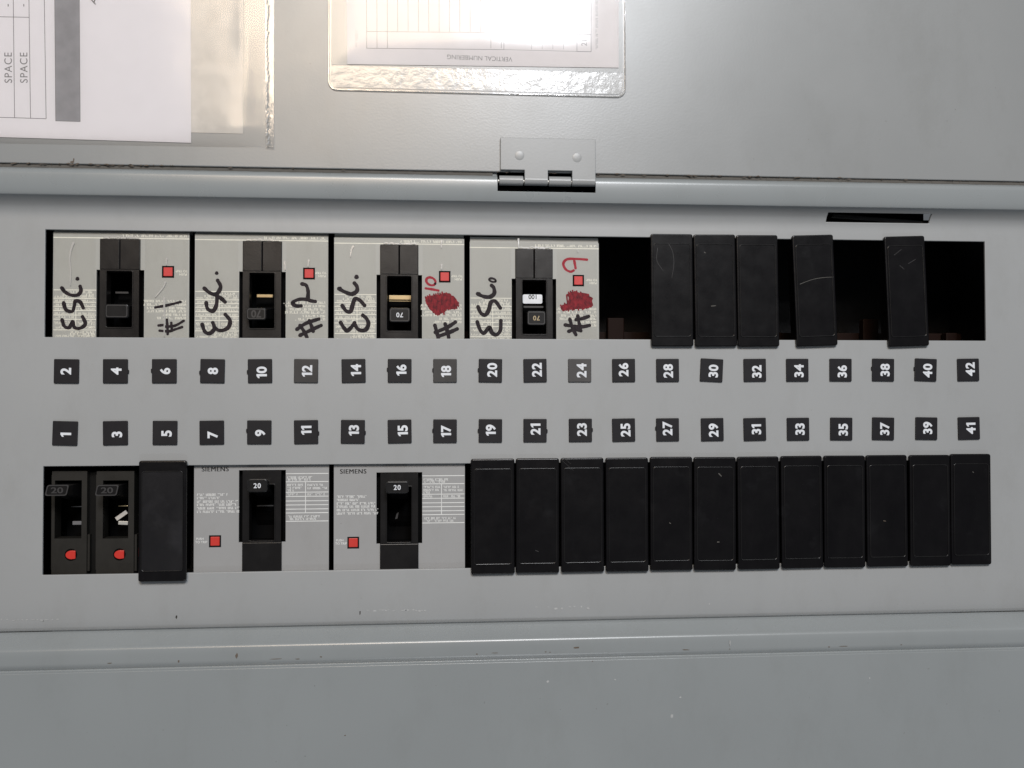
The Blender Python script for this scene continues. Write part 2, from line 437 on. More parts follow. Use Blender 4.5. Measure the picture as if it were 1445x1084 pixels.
# dark channel and inside of the box under the cover
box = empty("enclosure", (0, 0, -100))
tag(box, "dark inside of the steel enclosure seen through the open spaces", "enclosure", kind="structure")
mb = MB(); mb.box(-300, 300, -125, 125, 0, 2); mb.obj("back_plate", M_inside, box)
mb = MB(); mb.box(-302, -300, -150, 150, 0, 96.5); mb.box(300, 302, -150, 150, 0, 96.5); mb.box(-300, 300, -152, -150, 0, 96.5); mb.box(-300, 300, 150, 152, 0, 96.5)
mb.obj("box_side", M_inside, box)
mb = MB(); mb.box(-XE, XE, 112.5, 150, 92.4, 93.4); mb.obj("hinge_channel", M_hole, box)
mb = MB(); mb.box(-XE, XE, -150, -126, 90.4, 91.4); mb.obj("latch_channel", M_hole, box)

bus = empty("bus_bars", (100, 20, -46))
tag(bus, "dull copper bus bars and stabs glimpsed in the dark open spaces", "bus bar")
for px in (868, 1097, 1170, 1228, 1345):
    p = at(px, 462, -34) - Vector((100, 20, -46))
    m_ = MB(); hgt = random.uniform(-6, 6); m_.box(p.x - 4.5, p.x + 4.5 + hgt * .3, p.y - 14, p.y + 2 + hgt, 6, 12); m_.obj("stab", M_copper, bus, bevel=0.6)
m_ = MB(); m_.box(-330, 175, 8, 22, 0, 5); m_.obj("bar", M_copper, bus, bevel=0.5)
m_ = MB(); m_.box(-330, 175, -14, -2, -14, -9); m_.obj("bar", M_copper, bus, bevel=0.5)

# latch bar seen in the slot
lb = empty("latch_bar", (201, 106, -8))
tag(lb, "black latch bar inside the narrow slot at upper right of the dead front", "latch bar")
mb = MB(); mb.poly([(-27, 0.4), (31.5, -3.4), (31.5, -0.6), (-25, 3.0)], 0, 4.5); mb.obj("bar", M_case, lb, bevel=0.4)
mb = MB(); mb.box(-33, 33, -4, 6, -3, -2); mb.obj("backing", M_hole, lb)

# ------------------------------------------------------------------ hinge
P = at(772, 252, 9)
hg = empty("door_hinge", (P.x, 121.5, 7.6))
tag(hg, "grey painted butt hinge with two weld dimples joining the door to the trim", "hinge")
hx = lambda px: at(px, 252, 9).x - P.x
mb = MB()
tx0, tx1, tx2, tx3 = hx(740), hx(773), hx(807), hx(840)
lx = hx(706)
mb.poly([(lx, 6.2), (tx0, 6.2), (tx0, 1.0), (tx1, 1.0), (tx1, 6.2), (tx2, 6.2), (tx2, 1.0), (tx3, 1.0), (tx3, 24.2), (lx, 24.2)], 1.1, 2.6)
lf = mb.obj("leaf", M_hinge, hg, bevel=0.3)
for a, b in ((tx0, tx1), (tx2, tx3)):
    m_ = MB(); m_.cylx(a + .05, b - .05, 0.9, 0.05, 2.75, 32)
    m_.obj("leaf_knuckle", M_hinge, hg, bevel=0.2, smoothf=False)
for a, b in ((hx(704.5), hx(738.5)), (hx(774.5), hx(806))):
    m_ = MB(); m_.cylx(a, b, 0.75, -0.2, 2.7, 32)
    m_.obj("frame_knuckle", M_hinge, hg, bevel=0.3)
m_ = MB(); m_.cylx(hx(703), hx(841), 0.4, 0, 1.0, 12); m_.obj("pin", M_steel, hg)
for px, py in ((733, 220), (814, 223)):
    q = at(px, py, 9.6); bm = bmesh.new(); bmesh.ops.create_uvsphere(bm, u_segments=20, v_segments=10, radius=3.0 * S)
    for v in bm.verts: v.co.z *= 0.11
    me = bpy.data.meshes.new("weld_dimple"); bm.to_mesh(me); bm.free(); me.materials.append(M_hinge)
    for pf in me.polygons: pf.use_smooth = True
    link("weld_dimple", me, hg, (q.x - P.x, q.y - 121.5, 2.45))

# ------------------------------------------------------------------ number tags
TX = [94, 163, 232, 300, 367, 432, 499, 564, 628, 692, 755, 818, 880, 942, 1004, 1065, 1125, 1186, 1246, 1306, 1366]
BX = [92, 163, 233, 299, 366, 432, 498, 564, 628, 692, 755, 819, 880, 942, 1005, 1065, 1126, 1187, 1246, 1307, 1367]
def lerp(x, xs_, ys_):
    for i in range(len(xs_) - 1):
        if x <= xs_[i + 1]: return ys_[i] + (ys_[i + 1] - ys_[i]) * (x - xs_[i]) / (xs_[i + 1] - xs_[i])
    return ys_[-1]
tm_ = MB(); tm_.rbox(0, 0, 13.1, 13.1, 0.5, 0, 1.1)
proto = tm_.obj("tag_body", M_tag, bevel=0.3); tag_me = proto.data; bpy.data.objects.remove(proto)
nb_ = MB(); nb_.rbox(0, 0, 1.2, 2.2, 0.5, 0, 0.8, 3); pn = nb_.obj("side_nub", M_tag); nub_me = pn.data; bpy.data.objects.remove(pn)
tag3_me = tag_me.copy(); tag3_me.materials[0] = M_tag3
tag2_me = tag_me.copy(); tag2_me.materials[0] = M_tag2
random.seed(3)
ORD = 'first second third fourth fifth sixth seventh eighth ninth tenth eleventh twelfth thirteenth fourteenth fifteenth sixteenth seventeenth eighteenth nineteenth twentieth twenty-first'.split()
NUBS = {4: 1, 6: -1, 8: -1, 10: -1, 16: -1, 18: -1, 20: -1, 38: -1, 40: -1, 11: 1, 13: 1, 9: -1, 17: -1, 19: -1, 21: 1, 23: 1, 27: -1}
SH = {2: (-1, 0), 8: (.3, 0), 10: (2, 2), 11: (0, -2.5), 13: (1, -2), 15: (4, -1), 16: (2, -1), 18: (1, 1), 20: (2, -1), 22: (2, -1), 24: (2, 0), 12: (1, 0), 14: (3, -1),
      19: (0, -1), 21: (0, -2), 23: (1.5, -1), 25: (2, 0), 27: (-1, -2), 1: (1, 2), 9: (1, 1), 7: (1, 3), 5: (2, 1), 3: (2, 2), 29: (1, 1), 31: (1.5, 0), 33: (2, 0), 35: (2, 1),
      37: (1.5, 0), 39: (1, -1), 41: (2, 0), 26: (-1, -1), 28: (0, 1), 30: (2, 1), 32: (2, 2), 34: (1.5, 1), 36: (1.5, 2), 38: (2, 0), 40: (2, 1), 42: (2, -1)}
for row in (0, 1):
    for i in range(21):
        n = 2 * i + (2 if row == 0 else 1)
        px = (TX if row == 0 else BX)[i]
        py = lerp(i, [0, 10, 20], [524, 523, 522]) if row == 0 else lerp(i, [0, 3, 9, 13, 20], [611.5, 610.5, 608, 606.5, 604.5])
        p = at(px, py, 0.5); rz = math.radians(random.uniform(-1.0, 1.0) - (2.0 if n in (1, 30, 40, 39, 37) else 0))
        t = empty("number_tag", (p.x, p.y, 0.01), rz)
        tag(t, ("faded grey-black" if n == 24 else "slightly glare-greyed" if n in (12, 18) else "black") + " square tag with white number %d, %s from the left in the %s row" % (n, ORD[i], "upper" if row == 0 else "lower"),
            "number tag", "square number tags on the dead front")
        link("tag_body", tag2_me if n == 24 else tag3_me if n in (12, 18) else tag_me, t)
        sx, sy = SH.get(n, (1, 0))
        link("number", number_mesh(n, 5.6), t, (sx / 2.6 + .2, -sy / 2.6, 1.12), math.radians(90))
        if n in NUBS: link("side_nub", nub_me, t, (NUBS[n] * 6.5, random.uniform(-1, 1), 0.05))

# ------------------------------------------------------------------ filler plates
W_, H_ = 24.35, 64.2
fm = MB(); fm.rbox(0, 0, W_, H_, 1.3, 0, 2.3, 5)
pf = fm.obj("flange", M_fill, bevel=0.7, seg=3); fl_me = pf.data; bpy.data.objects.remove(pf)
fm = MB(); fm.ring(rrect(0, 0, 21.3, 53.2, 1.6, 5), rrect(0, 0, 20.5, 52.4, 1.3, 5), 2.2, 2.75)
pf = fm.obj("raised_outline", M_worn, bevel=0.14, seg=2); ri_me = pf.data; bpy.data.objects.remove(pf)
fm = MB(); fm.rbox(0, 0, 20.9, 53.0, 1.4, 2.2, 2.42, 5)
pf = fm.obj("centre_panel", M_fill, bevel=0.1, seg=2); ce_me = pf.data; bpy.data.objects.remove(pf)
ce5_me = ce_me.copy(); ce5_me.materials[0] = M_dusty
fm = MB(); fm.box(-11, 11, -26.5, 26.5, -9, 0.1)
pf = fm.obj("plug_body", M_fill); pl_me = pf.data; bpy.data.objects.remove(pf)
FILL = [(230, 735, 0, 5, "broad black filler cover with dusty middle, right of the two narrow lower breakers")]
bl = {19: (695.5, 729, None), 21: (758.6, 728, None), 23: (822, 727, "scratched at top"), 25: (885, 726.5, None), 27: (947.5, 725, None),
      29: (1009, 725, "flecked near top"), 31: (1070.5, 724, None), 33: (1131.8, 722.7, None), 35: (1192, 722, None), 37: (1252, 721, None), 39: (1312.6, 720.5, None), 41: (1370.3, 718.8, "at the far right")}
for n, (px, py, ex) in bl.items():
    FILL.append((px, py, 0, n, "black filler cover, %s of the twelve together, below tag %d%s" % (ORD[(n - 19) // 2], n, (", " + ex) if ex else "")))
FILL += [(948.5, 409.5, 0.3, 28, "black filler cover above number tag 28 with a faint curved rub mark"), (1009.5, 410, 0.6, 30, "black filler cover above tag 30, middle of the three touching in the upper opening"),
         (1069.5, 410.5, 0.4, 32, "black filler cover above tag 32, rightmost of the three touching in the upper opening"),
         (1150, 410, 2.3, 34, "tilted black filler cover above number tag 34 with a pale scratch across it"), (1279.5, 411, 2.0, 38, "tilted black filler cover standing alone at the right of the upper opening")]
FP = {}
for px, py, rot, n, lab in FILL:
    p = at(px, py, 2.3); wob = random.uniform(-.25, .25)
    t = empty("filler_plate", (p.x, p.y, 0.3 if n != 5 else 0.8), math.radians(rot + wob)); FP[n] = t
    tag(t, lab, "filler plate", "black filler plates clipped over unused breaker spaces")
    link("plug_body", pl_me, t); f_ = link("flange", fl_me, t); link("centre_panel", ce5_me if n == 5 else ce_me, t); link("raised_outline", ri_me, t)
    if n == 5: t.scale = (1.035, 1.015, 1.3)
def scratch(n, pts, wd, mat=M_scr, name="scratch"):
    t = FP[n]; inv = Matrix.Translation(t.location) @ t.rotation_euler.to_matrix().to_4x4()
    inv = inv.inverted(); m_ = MB()
    for st in pts:
        q = []
        for x, y in st:
            a = at(x, y, 2.8) * S; l_ = inv @ a; q.append((l_.x / S, l_.y / S))
        m_.stroke(q, wd, 2.42, 2.46, 0.3)
    m_.obj(name, mat, t)
scratch(34, [[(1129, 401), (1145, 395), (1160, 392), (1176, 391)]], 0.28)
scratch(28, [[(943, 343), (949, 355), (951, 372), (948, 392)], [(928, 350), (927, 368), (936, 382)]], 0.22, M_emb, "rub_mark")
scratch(30, [[(1004, 432), (1010, 431.5)], [(994, 356), (995.5, 357)]], 0.5)
scratch(29, [[(1014.5, 668.5), (1018, 672)], [(1012.5, 765), (1015, 765)]], 0.6)
scratch(27, [[(945, 738), (946.5, 739)]], 0.5)
scratch(41, [[(1373, 666), (1374, 667)]], 0.5)
scratch(23, [[(791, 648), (800, 656), (809, 664)], [(795, 646), (806, 655)]], 0.16, M_emb)
scratch(21, [[(756, 777), (760, 778.5)]], 0.4, M_emb)
scratch(37, [[(1247, 735), (1250, 735.5)]], 0.4, M_rust)
scratch(38, [[(1262, 360), (1272, 352)], [(1282, 372), (1292, 366)], [(1270, 375), (1276, 380)]], 0.3, M_emb, "scuff")

# ------------------------------------------------------------------ three pole breakers
ZF = -3.0
def loc_of(root, px, py, z):
    a = at(px, py, z); r = root.rotation_euler.z; d = a - root.location / S
    return (d.x * math.cos(-r) - d.y * math.sin(-r), d.x * math.sin(-r) + d.y * math.cos(-r))

def breaker(px, py, x0, x1, upper, label, handle, hand_txt, hand_mat, hz, contact=None):
    o3 = at(px, py, ZF)
    r = empty("circuit_breaker", (o3.x, o3.y, ZF), math.pi if upper else 0)
    tag(r, label, "circuit breaker", "three pole circuit breakers with grey faces")
    fm_ = M_faceU if upper else M_faceL; pm = M_yprint if upper else M_wprint; cm = M_case if upper else M_case2
    a = at(x0, py, ZF).x - o3.x; b = at(x1, py, ZF).x - o3.x
    if upper: a, b = -b, -a
    yt, yb = 50.0, -20.6
    # case below the face
    m_ = MB(); m_.box(a + .3, b - .3, yb - 9, yt + 6, -50, -23); m_.box(a + .3, a + 1.6, yb - 9, yt + 6, -23, -1.2); m_.box(b - 1.6, b - .3, yb - 9, yt + 6, -23, -1.2); m_.box(a + 1.6, -13, yb - 9, yt + 6, -23, -5); m_.box(13, b - 1.6, yb - 9, yt + 6, -23, -5); m_.box(-13, 13, 40, yt + 6, -23, -1.2); m_.obj("case", M_edge, r)
    # face with the handle well, the button hole cut out (built of butted strips)
    bx0, bx1, by0, by1 = -28.2, -22.6, -2.0, 3.6
    m_ = MB()
    m_.box(a, bx0, yb, yt, -1.2, 0); m_.box(bx0, bx1, yb, by0, -1.2, 0); m_.box(bx0, bx1, by1, yt, -1.2, 0)
    m_.box(bx1, -12.7, yb, yt, -1.2, 0); m_.box(-12.7, 12.7, 39.6, yt, -1.2, 0); m_.box(12.7, b, yb, yt, -1.2, 0)
    m_.box(-12.7, -10.65, yb, 0, -1.2, 0); m_.box(10.65, 12.7, yb, 0, -1.2, 0); m_.box(-10.65, 10.65, yb, -16.9, -1.2, 0)
    m_.obj("face_plate", fm_, r)
    # end wall below the face line
    m_ = MB(); m_.box(a + .2, b - .2, yb - 3, yb - .05, -8, -1.0); m_.obj("end_wall", fm_, r)
    # recess floor
    m_ = MB(); m_.box(-12.7, -6.8, 0, 39.6, -6, -4.9); m_.box(6.8, 12.7, 0, 39.6, -6, -4.9); m_.box(-6.8, 6.8, 31.6, 39.6, -6, -4.9); m_.obj("handle_well", M_hole, r)
    # escutcheon block: frame round the window
    wx, wy0, wy1 = 6.75, 1.0, 31.5
    wall = MB()
    z1 = 1.6
    wall.box(-10.4, -wx, 0, 39.2, -5, z1); wall.box(wx, 10.4, 0, 39.2, -5, z1)
    wall.box(-wx, wx, wy1, 39.2, -5, z1 - .01); wall.box(-wx, wx, 0.0, wy0, -5, z1 - .01)
    wall.obj("escutcheon", cm, r)
    m_ = MB()
    sg = .18 if upper else .03
    m_.poly([(-10.6, -16.8), (-sg, -16.8), (-sg, -.05), (-10.6, -.05)], -4, 1.5)
    if not upper: m_ = MB(); m_.poly([(-10.6, -16.8), (10.6, -16.8), (10.6, -.05), (-10.6, -.05)], -4, 1.5)
    m_.obj("escutcheon_half" if upper else "escutcheon_foot", cm, r, bevel=0.35)
    if upper:
        m_ = MB(); m_.poly([(sg, -16.8), (10.6, -16.8), (10.6, -.05), (sg, -.05)], -4, 1.45)
        m_.obj("escutcheon_half", cm, r, bevel=0.35)
    m_ = MB(); m_.ring(rrect(0, (wy0 + wy1) / 2, 2 * wx + 1.4, wy1 - wy0 + 1.4, 1.2), rrect(0, (wy0 + wy1) / 2, 2 * wx + .2, wy1 - wy0 + .2, .8), z1, z1 + .35)
    m_.obj("window_rim", cm, r, bevel=0.12)
    m_ = MB(); m_.box(-10, 10, -1, 40, -22, -21); m_.box(-10.5, -10, -1, 40, -21, -5); m_.box(10, 10.5, -1, 40, -21, -5); m_.obj("well_floor", M_hole, r)
    # handle: a curved shield deep in the window and the lever with its tip
    hx_, hy_ = loc_of(r, handle[0], handle[1], hz)
    top = hz - ZF
    bxm, bym = 0.0, 17.0 + (hy_ - 17.0) * 0.62
    m_ = MB(); k = len(m_.v)
    tw, th = handle[2] / 2, handle[3] / 2
    m_.v += [(bxm - 4.6, bym - 3.4, -18), (bxm + 4.6, bym - 3.4, -18), (bxm + 4.6, bym + 3.4, -18), (bxm - 4.6, bym + 3.4, -18),
             (hx_ - tw + .5, hy_ - th + .6, top - 2.6), (hx_ + tw - .5, hy_ - th + .6, top - 2.6), (hx_ + tw - .5, hy_ + th - .6, top - 2.6), (hx_ - tw + .5, hy_ + th - .6, top - 2.6)]
    m_.f += [list(q) for q in ((4, 5, 6, 7), (3, 2, 1, 0), (0, 1, 5, 4), (1, 2, 6, 5), (2, 3, 7, 6), (3, 0, 4, 7))]
    hd = m_.obj("handle", M_hand, r, bevel=0.4)
    m_ = MB(); m_.rbox(hx_, hy_, tw * 2, th * 2, 1.3, top - 2.8, top); m_.obj("handle_tip", M_hand, hd, bevel=0.5)
    m_ = MB(); m_.ring(rrect(hx_, hy_, tw * 2 - 1.0, th * 2 - 1.0, 1.0), rrect(hx_, hy_, tw * 2 - 1.9, th * 2 - 1.9, .8), top - .05, top + .16); m_.obj("tip_rim", M_emb if upper else M_hand, hd)
    if hand_txt:
        text(hand_txt, 2.7 if hand_mat != M_emb else 4.2, hand_mat, hd, (hx_, hy_, top + .05), 0, bold=0.02, name="rating_number", space=1.15 if hand_mat != M_emb else 1)
    m_ = MB(); m_.cylx(-6.5, 6.5, 17, -30.5, 14, 24); m_.obj("arc_shield", M_hole, r)
    if contact: contact(r)
    # trip button
    m_ = MB(); m_.ring([(bx0 - .45, by0 - .45), (bx1 + .45, by0 - .45), (bx1 + .45, by1 + .45), (bx0 - .45, by1 + .45)], [(bx0 + .25, by0 + .25), (bx1 - .25, by0 + .25), (bx1 - .25, by1 - .25), (bx0 + .25, by1 - .25)], -2.5, .12)
    m_.obj("button_surround", M_case2 if not upper else M_hole, r)
    m_ = MB(); m_.rbox((bx0 + bx1) / 2, (by0 + by1) / 2, 4.9, 4.9, .3, -3, .35); m_.obj("trip_button", M_red2 if upper else M_red, r, bevel=0.25)
    # print
    L = MB()
    yl = [37.5, 33.0, 27.2, 24.9, 22.4, 20.2, 17.9, 15.8, 11.2]
    for i, y in enumerate(yl): L.box(12.8, b - .3, y - .22, y + .22, 0, .02)
    L.box(23.25, 23.65, 15.8, 33.0, 0, .022)
    tag(L.obj("table_rule", pm, r), kind="stuff")
    T = MB()
    for y, a0, a1 in ((35.4, 13.5, 27), (34.2, 14, 26) , (31.3, 13.5, 22.5), (31.2, 24.5, 33), (29.6, 13.5, 22), (29.4, 24.5, 35), (28.2, 13.5, 17), (26, 13.5, 19), (26, 24.5, 27), (26, 29, 34), (13.8, 14, 31), (12.4, 15, 30)):
        tiny_print(T, a0, min(a1, b - 1), y, 1.15, .005)
    for y, l_ in ((26.3, 16), (24.5, 12), (22.5, 22), (20.8, 21), (18.9, 22.3), (17.0, 22.3)):
        tiny_print(T, a + 1.6, a + 1.6 + l_, y, 1.25, .005)
    if upper:
        L2 = MB(); L2.box(a, b, -17.7, -17.2, 0, .025); tag(L2.obj("face_line", pm, r), kind="stuff")  # pale line paints the highlight along the crease of the film
        tiny_print(T, a + 1.5, -1, -18.9, 1.3, .005)
    if upper:
        for y in (24.0, 21.6, 19.3, 17.0, 14.9, 31.8, 36.3, 28.9):
            tiny_print(T, 13.6, 22.4, y, .95, .005); tiny_print(T, 24.6, min(35.5, b - 1), y, .95, .005)
    tag(T.obj("small_print", pm, r), "rows of tiny unreadable pale print", kind="stuff")
    text("PUSH", 1.25, pm, r, (a + 3.3, 2.2, .01), bold=.01, name="button_lettering")
    text("TO TRIP", 1.25, pm, r, (a + 4.0, 0.4, .01), bold=.01, name="button_lettering")
    if not upper:
      for dx in (0, .22): text("SIEMENS", 2.5, M_kprint, r, (-25.6 + dx, 40.3, .01 + dx * .05), bold=0.0, name="maker_lettering", space=1.12, narrow=1.0)
    return r

def writing(root, name, mat, org, sc_, strokes, wd, lab=None, rings=(), dots=(), blob=None):
    m_ = MB()
    f = lambda p: loc_of(root, org[0] + p[0] / sc_, org[1] + p[1] / sc_, ZF)
    k = 1.35 / sc_ / 2.6
    for i, st in enumerate(strokes): m_.stroke([f(p) for p in st], wd * k, .03, .045 + i * .003)
    for (cx, cy, rx, ry, tl, w2) in rings:
        pts = []
        for j in range(13):
            a = j / 12 * 2 * math.pi; x = rx * math.cos(a); y = ry * math.sin(a)
            pts.append(f((cx + x * math.cos(tl) - y * math.sin(tl), cy + x * math.sin(tl) + y * math.cos(tl))))
        m_.stroke(pts, w2 * k, .03, .05)
    for (cx, cy, rr) in dots: m_.poly([f((cx + rr * math.cos(j) * (1 + .1 * math.sin(3 * j)), cy + rr * math.sin(j))) for j in [q * math.pi / 8 for q in range(16)]], .0, .06)
    o_ = m_.obj(name, mat, root)
    if lab: o_['label'] = lab
    if blob:
        rnd = random.Random(len(blob)); b_ = MB()
        # scribbled back-and-forth strokes filling the outline
        n = len(blob); pts = []
        for j in range(n):
            p, q = blob[j], blob[(j + 1) % n]
            for t in (0, .33, .66): pts.append((p[0] + (q[0] - p[0]) * t + rnd.uniform(-7, 7), p[1] + (q[1] - p[1]) * t + rnd.uniform(-7, 7)))
        b_.poly([f(p) for p in pts], .0, .035)
        xs_ = [p[0] for p in blob]; ys_ = [p[1] for p in blob]; cx = sum(xs_) / n; cy = sum(ys_) / n
        for j in range(16):
            t = j / 15; x = min(xs_) + 12 + (max(xs_) - min(xs_) - 24) * t
            hits = []
            for q in range(n):
                (xa, ya), (xb, yb_) = blob[q], blob[(q + 1) % n]
                if (xa - x) * (xb - x) <= 0 and xa != xb: hits.append(ya + (yb_ - ya) * (x - xa) / (xb - xa))
            if len(hits) < 2: continue
            b_.stroke([f((x - 9, min(hits) + rnd.uniform(-9, 12))), f((x + rnd.uniform(2, 12), max(hits) + rnd.uniform(-12, 8)))], 11 * k, .03, .04 + j * .001)
        ob = b_.obj("crossed_out_scribble", M_blob, root); ob['label'] = "red marker scribble over a crossed out number"

def c_u2(r):
    x, y = loc_of(r, 374, 418, -12); m_ = MB(); m_.box(x - 4.5, x + 4.5, y - .9, y + .9, -9.6, -8); m_.obj("contact", M_brass, r, bevel=.3)
def c_u3(r):
    x, y = loc_of(r, 564.5, 420, -10); m_ = MB(); m_.box(x - 6.3, x + 6.3, y - 1.3, y + 1.2, -8.5, -7); m_.box(x - 6.3, x + 6.3, y + 1.8, y + 2.2, -9, -7.2); m_.obj("contact", M_brass, r, bevel=.3)
def c_u4(r):
    x, y = loc_of(r, 751.5, 422, -6); m_ = MB(); m_.rbox(x, y, 11.2, 5.2, .9, -4.2, -3.2); s_ = m_.obj("white_sticker", M_sticker, r)
    text("100", 2.6, M_kprint, r, (x, y - 1.2, -3.18), bold=.02, name="rating_number")
    x, y = loc_of(r, 753, 433, -6); m_ = MB(); m_.box(x - 5.6, x + 5.6, y - .5, y + .5, -4.5, -3.6); m_.obj("contact", M_emb, r)
def c_u1(r):
    x, y = loc_of(r, 172, 413, -12); m_ = MB(); m_.box(x - 3.5, x + 3.5, y - .5, y + .5, -10, -9); m_.obj("contact", M_emb, r)
def c_l1(r):
    x, y = loc_of(r, 374, 714, -10); m_ = MB(); m_.box(x - 4.5, x + 4.5, y - .3, y + .3, -9, -8); m_.obj("contact", M_emb, r)
def c_l2(r):
    x, y = loc_of(r, 560, 728, -10); m_ = MB(); m_.poly([(x - 1, y - 2), (x + .3, y - 1.6), (x + 1, y + 2), (x - .2, y + 1)], -9, -8); m_.obj("contact", M_emb, r)

U1 = breaker(170.0, 381, 75, 267, True, "grey breaker marked ESC. #1 in black marker, leftmost in the upper opening", (164.5, 439, 12.2, 7.6), "", M_emb, 3.0, c_u1)
U2 = breaker(370.5, 383.5, 275, 463, True, "grey breaker marked ESC. #2 in black marker, second from left in the upper opening", (361.5, 443, 10.6, 6.6), "70", M_emb, 3.5, c_u2)
U3 = breaker(563.5, 388, 471.5, 655, True, "grey three pole breaker marked ESC. # with red 10 beside a red scribble", (564, 444.5, 11.6, 8.0), "70", M_num, 1.0, c_u3)
U4 = breaker(753.5, 393.5, 663, 845, True, "grey breaker marked ESC. # and red 9, white sticker in its handle window", (757, 449, 10.6, 8.0), "70", M_bronze, 1.0, c_u4)
L1 = breaker(370, 765, 273.5, 464, False, "grey breaker in the lower opening touching the broad black filler cover, handle reading 20", (363, 685.5, 10.4, 7.2), "20", M_num, 7.0, c_l1)
L2 = breaker(563.5, 767, 471, 656, False, "grey breaker in the lower opening showing its full black maker lettering, handle reading 20", (560.5, 688, 12.2, 6.6), "20", M_num, 7.0, c_l2)

writing(U1, "marker_lettering", M_mark, (50, 310), 4.517, [[(170, 638), (185, 680), (215, 688), (236, 650)], [(237, 650), (250, 688), (285, 692), (318, 665), (300, 618)],
    [(180, 530), (195, 575), (235, 585), (248, 550), (255, 520), (285, 525), (305, 563)], [(168, 435), (190, 462), (230, 482), (270, 480), (290, 455), (285, 425)]], 17,
    "handwritten black ESC.", dots=[(268, 377, 13)])
writing(U1, "marker_number", M_mark, (50, 310), 4.517, [[(765, 560), (845, 545), (925, 525)], [(785, 675), (815, 672)], [(792, 708), (850, 712), (890, 700), (935, 685)], [(838, 638), (842, 690), (843, 730)], [(866, 658), (870, 705)], [(830, 682), (890, 676), (945, 645)]], 13, "handwritten black #1")
writing(U2, "marker_lettering", M_mark, (260, 310), 4.518, [[(115, 668), (132, 715), (165, 724), (192, 695), (182, 658)], [(192, 690), (230, 708), (278, 690), (292, 645), (262, 605)],
    [(140, 530), (150, 570), (185, 582), (206, 540), (209, 485)], [(205, 485), (235, 502), (260, 525)], [(128, 438), (165, 468), (205, 475), (232, 430), (213, 388)]], 19, "handwritten black ESC.", dots=[(207, 341, 12)])
writing(U2, "marker_number", M_mark, (260, 310), 4.518, [[(750, 410), (778, 420), (790, 460), (792, 510), (835, 522)], [(792, 510), (735, 508), (690, 530), (712, 550), (745, 550)],
    [(718, 700), (775, 662), (858, 634)], [(738, 738), (800, 708), (872, 675)], [(738, 675), (765, 715), (782, 750)], [(797, 645), (812, 680), (822, 712)]], 18, "handwritten black #2")
writing(U3, "marker_lettering", M_mark, (465, 320), 6.375, [[(100, 862), (130, 910), (160, 935), (200, 900), (225, 865)], [(225, 875), (260, 925), (320, 930), (350, 880), (335, 830), (300, 797)],
    [(115, 710), (150, 758), (190, 762), (206, 710), (230, 650), (270, 660), (315, 708)], [(85, 558), (140, 588), (200, 606), (245, 580), (247, 540), (224, 508)]], 28, "handwritten black ESC.", dots=[(243, 452, 21), (95, 558, 20)])
writing(U3, "marker_number", M_mark, (465, 320), 6.375, [[(948, 888), (965, 950), (978, 1000)], [(1040, 875), (1060, 940), (1072, 995)], [(952, 950), (1060, 905), (1132, 858)], [(975, 988), (1080, 950), (1148, 920)]], 27, "handwritten black # sign")
writing(U3, "red_number", M_markr, (465, 320), 6.375, [[(865, 555), (920, 563), (980, 575)]], 17, "handwritten red 10", rings=[(912, 492, 44, 33, 0.5, 17)],
    blob=[(860, 660), (885, 620), (960, 612), (1040, 592), (1100, 612), (1150, 660), (1165, 695), (1130, 748), (1060, 740), (1025, 780), (960, 792), (900, 740)])
writing(U4, "marker_lettering", M_mark, (655, 325), 6.375, [[(118, 825), (145, 900), (180, 925), (225, 875), (250, 922), (290, 940), (325, 900), (330, 815)],
    [(125, 690), (150, 745), (190, 762), (220, 720), (240, 650), (280, 640), (325, 700)], [(122, 572), (170, 595), (230, 600), (270, 570), (267, 520), (247, 497)]], 28, "handwritten black ESC.", rings=[(255, 449, 30, 15, 0.25, 15)], dots=[(135, 574, 18)])
writing(U4, "marker_number", M_mark, (655, 325), 6.375, [[(908, 852), (960, 860), (1060, 868), (1128, 856)], [(940, 910), (1000, 892), (1050, 905)], [(950, 800), (975, 880), (1005, 940)], [(1022, 770), (1035, 840), (1048, 905)], [(1005, 805), (1060, 795), (1120, 775)]], 25, "handwritten black # sign")
writing(U4, "red_number", M_markr, (655, 325), 6.375, [[(1105, 265), (1000, 258), (925, 262), (892, 300), (912, 350), (955, 373), (985, 362)], [(988, 262), (995, 300), (1002, 342)]], 18, "handwritten red 9",
    blob=[(865, 690), (925, 655), (945, 600), (925, 575), (975, 550), (1060, 560), (1120, 580), (1158, 612), (1143, 690), (1100, 708), (960, 712), (890, 728)])

# clear film creased over the tops of the upper breakers
for r in (U1, U2, U3, U4):
    me = bpy.data.meshes.new("clear_film"); v = []; f = []; nx, ny = 22, 18
    rnd = random.Random(r.name); a_ = {}
    for i in range(nx + 1):
        for j in range(ny + 1):
            x = -36 + 72 * i / nx; y = -20.5 + 66 * j / ny
            v.append((x * S, y * S, (0.32 + rnd.uniform(0, .16) * (1 if abs(x) > 12 else 0)) * S))
    for i in range(nx):
        for j in range(ny):
            cx = -36 + 72 * (i + .5) / nx
            if abs(cx) < 13 and -20.5 + 66 * (j + .5) / ny > -16.9: continue
            f.append([i * (ny + 1) + j, (i + 1) * (ny + 1) + j, (i + 1) * (ny + 1) + j + 1, i * (ny + 1) + j + 1])
    me.from_pydata(v, [], f); me.update(); me.materials.append(M_tape)
    for p in me.polygons: p.use_smooth = True
    link("clear_film", me, r)

